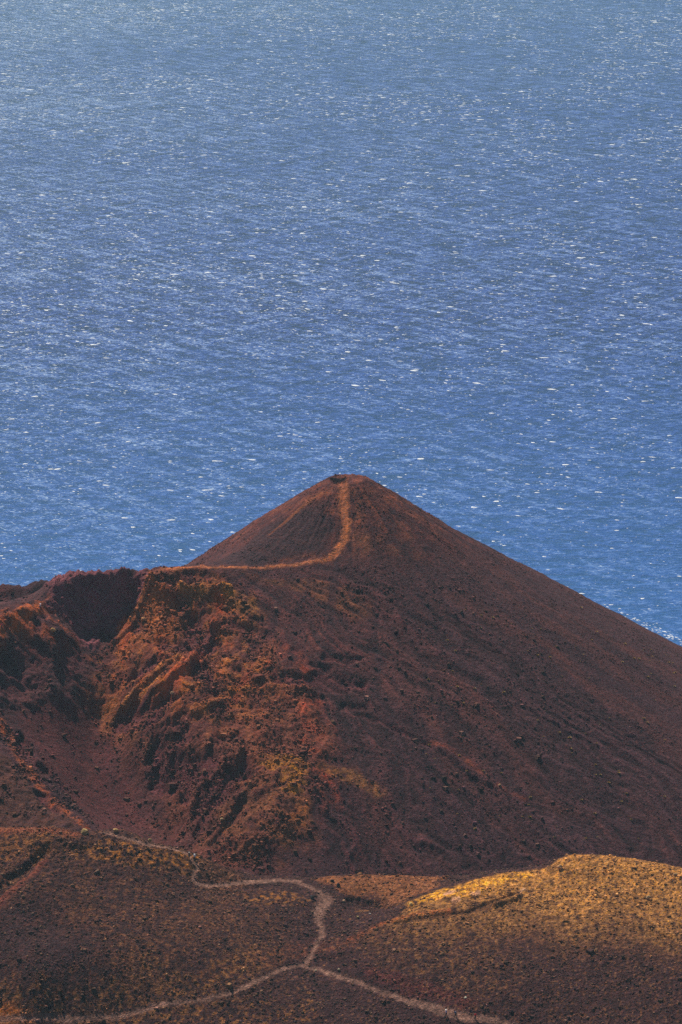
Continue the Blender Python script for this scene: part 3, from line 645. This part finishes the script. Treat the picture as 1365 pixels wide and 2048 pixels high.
x, y, z, px, py = scatter(C, 70000, -60, 140, 704, 850, lambda x, y, px, py: (1 - C.h(x, y, zone_rough)) * (1 - C.h(x, y, tr1)) * np.clip(.12 + 1.0 * fbm(x / 14, y / 14, 3, 603) + .35 * C.h(x, y, st_flow), .03, 1) * (px > 250))
n_ = len(x); gt = np.stack([C.h(x, y, KC[..., k]) for k in range(3)], -1); tone = (gt * .9 + pal[rng.choice(5, n_)] * .1) * np.exp(rng.normal(.05, .4, (n_, 1)))
rocks('cinder_stones', x, y, z, np.minimum(np.exp(rng.normal(-1.35, .35, n_)), .55), tone, 'small cinder stones scattered down the flank of the volcanic cone', 'stones')

# single boulders one can pick out
def boulder_mesh(seed, col, detail=2):
    r = random.Random(seed); bm = bmesh.new(); bmesh.ops.create_icosphere(bm, subdivisions=detail, radius=.5)
    ax = (r.uniform(.85, 1.2), r.uniform(.8, 1.1), r.uniform(.7, .95))
    from mathutils import noise as mn
    for v in bm.verts:
        k = mn.noise(v.co * 2.2 + Vector((seed * 3.1, 0, 0))) * .35 + mn.noise(v.co * 5 + Vector((0, seed * 1.7, 0))) * .14
        v.co = Vector((v.co.x * ax[0], v.co.y * ax[1], v.co.z * ax[2])) * (1 + k)
    zmin = min(v.co.z for v in bm.verts)
    for v in bm.verts: v.co.z -= zmin + .08
    me = bpy.data.meshes.new('boulder'); bm.to_mesh(me); bm.free()
    ca = me.color_attributes.new('tone', 'FLOAT_COLOR', 'POINT')
    ca.data.foreach_set('color', np.tile(np.array([*col, 1], np.float32), len(me.vertices)))
    me.materials.append(M_rock); return me
def ground_at(px, py, sh=None):
    sh = sh or (B if py > 1650 else C); x, y = sh.hit(px, py, sh.Z); return x, y, float(sh.h(x, y, sh.Z))
BL = [(170,1668,2.0,(.42,.27,.11),'large pale yellow boulder standing on the crest of the left lava ridge'),
      (677,1772,1.1,(.035,.028,.03),'largest dark rock on the reddish bank right of the path bend'),
      (665,1764,.9,(.04,.03,.03),'upper dark rock of the pair on the reddish bank beside the path'),
      (690,1759,.6,(.04,.03,.03),'small dark rock at the crest of the reddish bank'),
      (625,1798,1.3,(.04,.032,.034),'dark boulder at the left edge of the widening path'),
      (688,1804,.8,(.40,.24,.14),'small tan rock lying right of the wide part of the path'),
      (716,1836,.7,(.42,.30,.14),'pale rock on the dark hollow floor below the reddish bank'),
      (740,1829,.5,(.5,.42,.36),'tiny whitish rock beside the hollow below the yellow hill'),
      (822,1812,1.0,(.70,.46,.14),'yellow rock at the lower left tip of the bright hill crest'),
      (1120,1738,1.3,(.50,.28,.13),'orange rock on the shoulder of the bright hill below its top'),
      (1351,1752,1.0,(.42,.25,.12),'brown rock on the hill crest near the right edge'),
      (1297,1798,1.1,(.40,.26,.13),'tan rock on the sunlit hill slope at the right'),
      (345,1388,.9,(.45,.28,.16),'pale rock below the bright rib inside the crater'),
      (288,1242,1.5,(.45,.20,.08),'orange rock knob high on the crater wall'),
      (107,1265,1.3,(.48,.26,.10),'yellow orange block on the left crater rim'),
      (444,1642,1.0,(.48,.32,.16),'pale boulder low on the slope left of the yellow patch'),
      (632,1943,.5,(.5,.4,.25),'small pale rock beside the path junction'),
      (678,1941,.6,(.42,.32,.2),'grey tan rock above the right branch of the path'),
      (300,1660,1.0,(.40,.26,.11),'tan rock on the ridge crest right of the large boulder'),
      (232,1664,1.2,(.46,.28,.11),'rounded ochre rock on the ridge crest right of the pale boulder'),
      (1000,1573,.8,(.36,.20,.11),'reddish stone at the foot of the red streak on the cinder slope'),
      (931,1997,.6,(.62,.56,.40),'whitish stone on the slope above the hikers'),
      ]
for i, (px, py, sz, cl, lb) in enumerate(BL):
    x, y, z = ground_at(px, py); me = boulder_mesh(i + 3, cl)
    ob = bpy.data.objects.new('boulder', me); COL.objects.link(ob); ob.location = (x, y, z - .05); ob.scale = (sz, sz, sz); ob.rotation_euler.z = i * 1.3
    ob['label'] = lb; ob['category'] = 'rock'

# dry shrubs dotted over the cinder slope
M_shrub = plain('dry_shrub', (.40, .26, .085), .9, .3, 3.0)
def shrub_mesh(seed):
    r = random.Random(seed); bm = bmesh.new()
    for k in range(34):
        a = r.uniform(0, 6.283); t = r.uniform(.15, 1.25); L_ = r.uniform(.35, .6)
        d = Vector((math.cos(a) * math.sin(t), math.sin(a) * math.sin(t), math.cos(t))); s_ = Vector((-math.sin(a), math.cos(a), 0)) * r.uniform(.05, .09)
        p = d * .04; q = d * L_ * .6; e = d * L_ + Vector((0, 0, -.06 * t))
        v = [bm.verts.new(p - s_ * .4), bm.verts.new(p + s_ * .4), bm.verts.new(q + s_), bm.verts.new(q - s_), bm.verts.new(e)]
        bm.faces.new(v[:4]); bm.faces.new((v[3], v[2], v[4]))
    me = bpy.data.meshes.new('shrub'); bm.to_mesh(me); bm.free(); me.materials.append(M_shrub); return me
SM = [shrub_mesh(k) for k in range(5)]
SP = [(895,1281),(931,1221),(963,1232),(986,1236),(962,1257),(1014,1252),(1023,1248),(1053,1231),(1064,1258),(1082,1259),(1056,1302),(1076,1312),(1100,1315),(1112,1293),(1151,1294),(1162,1216),(1167,1310),(1160,1323),(1194,1264),(1216,1252),(1184,1281),(1250,1288),(1252,1289),(1304,1313),(1268,1318),(1278,1318),(1300,1322),(1319,1324),(1287,1301),(1302,1300),(1307,1305),(1332,1310),(1340,1313),(1353,1313),(1338,1326),(1346,1327),(1302,1348),(1296,1355),(1351,1345),(1310,1401),(1289,1437),(1245,1325),(963,1370),(950,1378),(905,1344),(911,1303),(927,1407),(1087,1474),(1144,1507),(1191,1531),(1192,1551),(1238,1547),(1218,1566),(1061,1596),(926,1475),(917,1580),(915,1628),(1045,1635),(1190,1628),(1164,1602),(951,1660),(1109,1675),(1195,1675),(1172,1677),(1263,1640),(1329,1594),(853,1510),(857,1360),(1243,1604),(1200,1450),(1330,1480)]
# thin random few more of the same kind
for k in range(34): SP.append((random.uniform(840, 1360), random.uniform(1330, 1700)))
for k, (px, py) in enumerate(SP):
    x, y, z = ground_at(px, py, C)
    ob = bpy.data.objects.new('shrub', SM[k % 5]); COL.objects.link(ob); ob.location = (x, y, z - .02); s_ = random.uniform(.55, 1.25); ob.scale = (s_, s_, s_ * .8); ob.rotation_euler.z = random.uniform(0, 6.28)
    where = ('in the cluster below the right skyline' if px > 1230 and py < 1345 else 'just under the sloping skyline' if py < 1345 else 'halfway down the slope' if py < 1520 else 'low on the slope above the hill')
    side = '' if (px > 1230 and py < 1345) else (', towards the right edge' if px > 1150 else ', near mid picture')
    ob['label'] = ('dry yellow shrub ' + where + side).replace('above the near hill,', 'above the hill,'); ob['category'] = 'shrub'; ob['group'] = 'dry shrubs dotted over the dark cinder slope'

# ------------------------------------------------------------------ hikers
def skin_tree(name, joints, edges, mat, sub=1):
    """joints: {key: (x, y, z, radius)}; one continuous surface grown round the edges"""
    keys = list(joints); me = bpy.data.meshes.new(name)
    me.from_pydata([joints[k][:3] for k in keys], [(keys.index(a), keys.index(b_)) for a, b_ in edges], [])
    ob = bpy.data.objects.new(name, me); COL.objects.link(ob)
    md = ob.modifiers.new('skin', 'SKIN'); sk = me.skin_vertices[0]
    for i, k in enumerate(keys): sk.data[i].radius = (joints[k][3],) * 2; sk.data[i].use_root = (i == 0)
    ss = ob.modifiers.new('sub', 'SUBSURF'); ss.levels = sub; ss.render_levels = sub
    dg = bpy.context.evaluated_depsgraph_get(); m2 = bpy.data.meshes.new_from_object(ob.evaluated_get(dg)); m2.name = name
    bpy.data.objects.remove(ob); m2.materials.clear(); m2.materials.append(mat)
    for p in m2.polygons: p.use_smooth = True
    return m2
def ellipsoid(bm, c, r, seg=8):
    M = Matrix.Translation(c) @ Matrix.Diagonal((*r, 1)); bmesh.ops.create_uvsphere(bm, u_segments=seg, v_segments=max(5, seg - 2), radius=1, matrix=M)
M_skin = plain('skin', (.50, .30, .20), .6, .1); M_hair = plain('hair', (.05, .03, .02), .7, .2); M_shoe = plain('boot', (.06, .05, .045), .7)
def person(loc, face, label, shirt, trousers, hat=None, pack=None, stride=.22, lean=.04, arm=.25):
    root = bpy.data.objects.new('person', None); COL.objects.link(root); root.location = loc; root.rotation_euler.z = face
    root['label'] = label; root['category'] = 'person'; root['group'] = 'hikers on the paths'
    J = {'pelvis': (0, 0, .93, .13), 'waist': (0, lean * .3, 1.08, .125), 'chest': (0, lean, 1.30, .15), 'neckb': (0, lean * 1.2, 1.44, .07), 'neck': (0, lean * 1.4, 1.50, .055),
         'head1': (0, lean * 1.5 + .01, 1.58, .085), 'head2': (0, lean * 1.5, 1.67, .095), 'head3': (0, lean * 1.5, 1.73, .06)}
    E = [('pelvis', 'waist'), ('waist', 'chest'), ('chest', 'neckb'), ('neckb', 'neck'), ('neck', 'head1'), ('head1', 'head2'), ('head2', 'head3')]
    for sgn, t in ((-1, 'l'), (1, 'r')):
        f = stride * sgn
        J.update({t + 'hip': (.09 * sgn, 0, .88, .095), t + 'knee': (.10 * sgn, f * .55 + .03, .49, .06), t + 'ankle': (.10 * sgn, f - .02, .09, .042), t + 'toe': (.11 * sgn, f + .13, .04, .036),
                  t + 'sh': (.18 * sgn, lean, 1.38, .062), t + 'el': (.25 * sgn, lean - f * .4, 1.10, .045), t + 'wr': (.25 * sgn, lean - f * .7 + arm * .5, .88, .030), t + 'palm': (.25 * sgn, lean - f * .75 + arm * .6, .81, .030)})
        E += [('pelvis', t + 'hip'), (t + 'hip', t + 'knee'), (t + 'knee', t + 'ankle'), (t + 'ankle', t + 'toe'), ('chest', t + 'sh'), (t + 'sh', t + 'el'), (t + 'el', t + 'wr'), (t + 'wr', t + 'palm')]
        px_, py_, pz_ = J[t + 'palm'][:3]
        for k, (oy, ll) in enumerate([(-.030, .062), (-.010, .078), (.010, .082), (.028, .070)]):
            a_, b_ = f'{t}f{k}a', f'{t}f{k}b'
            J[a_] = (px_, py_ + oy, pz_ - .035, .009); J[b_] = (px_ - .015 * sgn, py_ + oy + .01, pz_ - .035 - ll, .0075); E += [(t + 'palm', a_), (a_, b_)]
        J[t + 'th'] = (px_ - .02 * sgn, py_ + .05, pz_ - .01, .010); J[t + 'th2'] = (px_ - .03 * sgn, py_ + .065, pz_ - .055, .008); E += [(t + 'palm', t + 'th'), (t + 'th', t + 'th2')]
    body = skin_tree('body', J, E, M_skin)
    bm = bmesh.new(); bm.from_mesh(body); hy = lean * 1.5
    ellipsoid(bm, (0, hy + .10, 1.63), (.014, .022, .022), 6); ellipsoid(bm, (-.095, hy, 1.64), (.012, .02, .03), 6); ellipsoid(bm, (.095, hy, 1.64), (.012, .02, .03), 6)
    bm.to_mesh(body); bm.free()
    def kid(nm, me, mat=None):
        o = bpy.data.objects.new(nm, me); COL.objects.link(o); o.parent = root
        if mat: me.materials.clear(); me.materials.append(mat)
        return o
    kid('body', body)
    for nm, c, r_ in (('eye', (-.035, hy + .088, 1.665), (.014, .01, .009)), ('eye', (.035, hy + .088, 1.665), (.014, .01, .009)), ('mouth', (0, hy + .088, 1.585), (.028, .012, .008))):
        bm = bmesh.new(); ellipsoid(bm, c, r_, 6); me = bpy.data.meshes.new(nm); bm.to_mesh(me); bm.free(); kid(nm, me, M_hair)
    def grow(keys, edges, d):
        return {k: (*J[k][:3], J[k][3] + d) for k in keys}, edges
    ks = ['pelvis', 'waist', 'chest', 'neckb', 'lsh', 'lel', 'rsh', 'rel']
    j, e = grow(ks, [('pelvis', 'waist'), ('waist', 'chest'), ('chest', 'neckb'), ('chest', 'lsh'), ('lsh', 'lel'), ('chest', 'rsh'), ('rsh', 'rel')], .022)
    kid('shirt', skin_tree('shirt', j, e, plain('shirt_cloth', shirt, .8, .15)))
    ks = ['pelvis', 'lhip', 'lknee', 'lankle', 'rhip', 'rknee', 'rankle']
    j, e = grow(ks, [('pelvis', 'lhip'), ('lhip', 'lknee'), ('lknee', 'lankle'), ('pelvis', 'rhip'), ('rhip', 'rknee'), ('rknee', 'rankle')], .020)
    kid('trousers', skin_tree('trousers', j, e, plain('trouser_cloth', trousers, .85, .15)))
    for t in 'lr':
        a, b_ = J[t + 'ankle'], J[t + 'toe']; bm = bmesh.new()
        ellipsoid(bm, ((a[0] + b_[0]) / 2, (a[1] + b_[1]) / 2 + .01, .055), (.055, .145, .055)); ellipsoid(bm, (a[0], a[1], .11), (.055, .06, .07))
        me = bpy.data.meshes.new('boot'); bm.to_mesh(me); bm.free(); kid('boot', me, M_shoe)
    bm = bmesh.new()
    if hat:
        ellipsoid(bm, (0, hy, 1.735), (.115, .125, .085), 12)
        bmesh.ops.create_cone(bm, cap_ends=True, segments=14, radius1=.21, radius2=.17, depth=.025, matrix=Matrix.Translation((0, hy + .01, 1.715)))
        me = bpy.data.meshes.new('sun_hat'); bm.to_mesh(me); bm.free(); kid('sun_hat', me, plain('hat_cloth', hat, .8, .05))
    else:
        ellipsoid(bm, (0, hy - .022, 1.70), (.108, .112, .095), 12); me = bpy.data.meshes.new('hair'); bm.to_mesh(me); bm.free(); kid('hair', me, M_hair)
    if pack:
        bm = bmesh.new(); ellipsoid(bm, (0, lean - .23, 1.22), (.16, .11, .25), 12); ellipsoid(bm, (0, lean - .33, 1.14), (.11, .05, .12), 8)
        for sgn in (-1, 1): bmesh.ops.create_cone(bm, cap_ends=True, segments=6, radius1=.022, radius2=.022, depth=.34, matrix=Matrix.Translation((.11 * sgn, lean + .15, 1.30)) @ Matrix.Rotation(R(12), 4, 'X'))
        me = bpy.data.meshes.new('backpack'); bm.to_mesh(me); bm.free(); kid('backpack', me, plain('pack_cloth', pack, .8, .1))
    return root
PP = [(893,2034,R(100),'hiker in a white hat and blue jacket on the near path, leftmost of three',(.10,.25,.60),(.05,.07,.12),(.95,.93,.88),None),
      (912,2036,R(95),'bent hiker in dark blue clothes in the middle of the three near hikers',(.10,.17,.32),(.03,.035,.05),None,(.14,.20,.30)),
      (951,2040,R(80),'hiker in a bright red jacket, rightmost of the three near the bottom edge',(.75,.02,.03),(.10,.09,.10),None,(.6,.02,.03)),
      (379,1718,R(200),'dark clothed hiker standing on the ridge path at the start of the bend',(.06,.045,.055),(.05,.04,.045),(.55,.5,.45),None),
      (390,1722,R(160),'hiker in a white hat and pale top stepping down below the dark clothed hiker',(.75,.85,.92),(.06,.07,.09),(.95,.97,1.0),None),
      (81,1220,R(-120),'hiker in white hat and pinkish top standing at the orange crater rim',(.60,.52,.60),(.16,.10,.12),(.98,.95,.95),None),
      (4,1260,R(-130),'hiker in a red jacket on the orange rim at the left edge',(.70,.03,.06),(.08,.05,.06),None,None)]
for px, py, fa, lb, sh_c, tr_c, hat, pk in PP:
    x, y, z = ground_at(px, py); person((x, y, z - .02), fa, lb, sh_c, tr_c, hat, pk, lean=.22 if 'bent' in lb else .04)
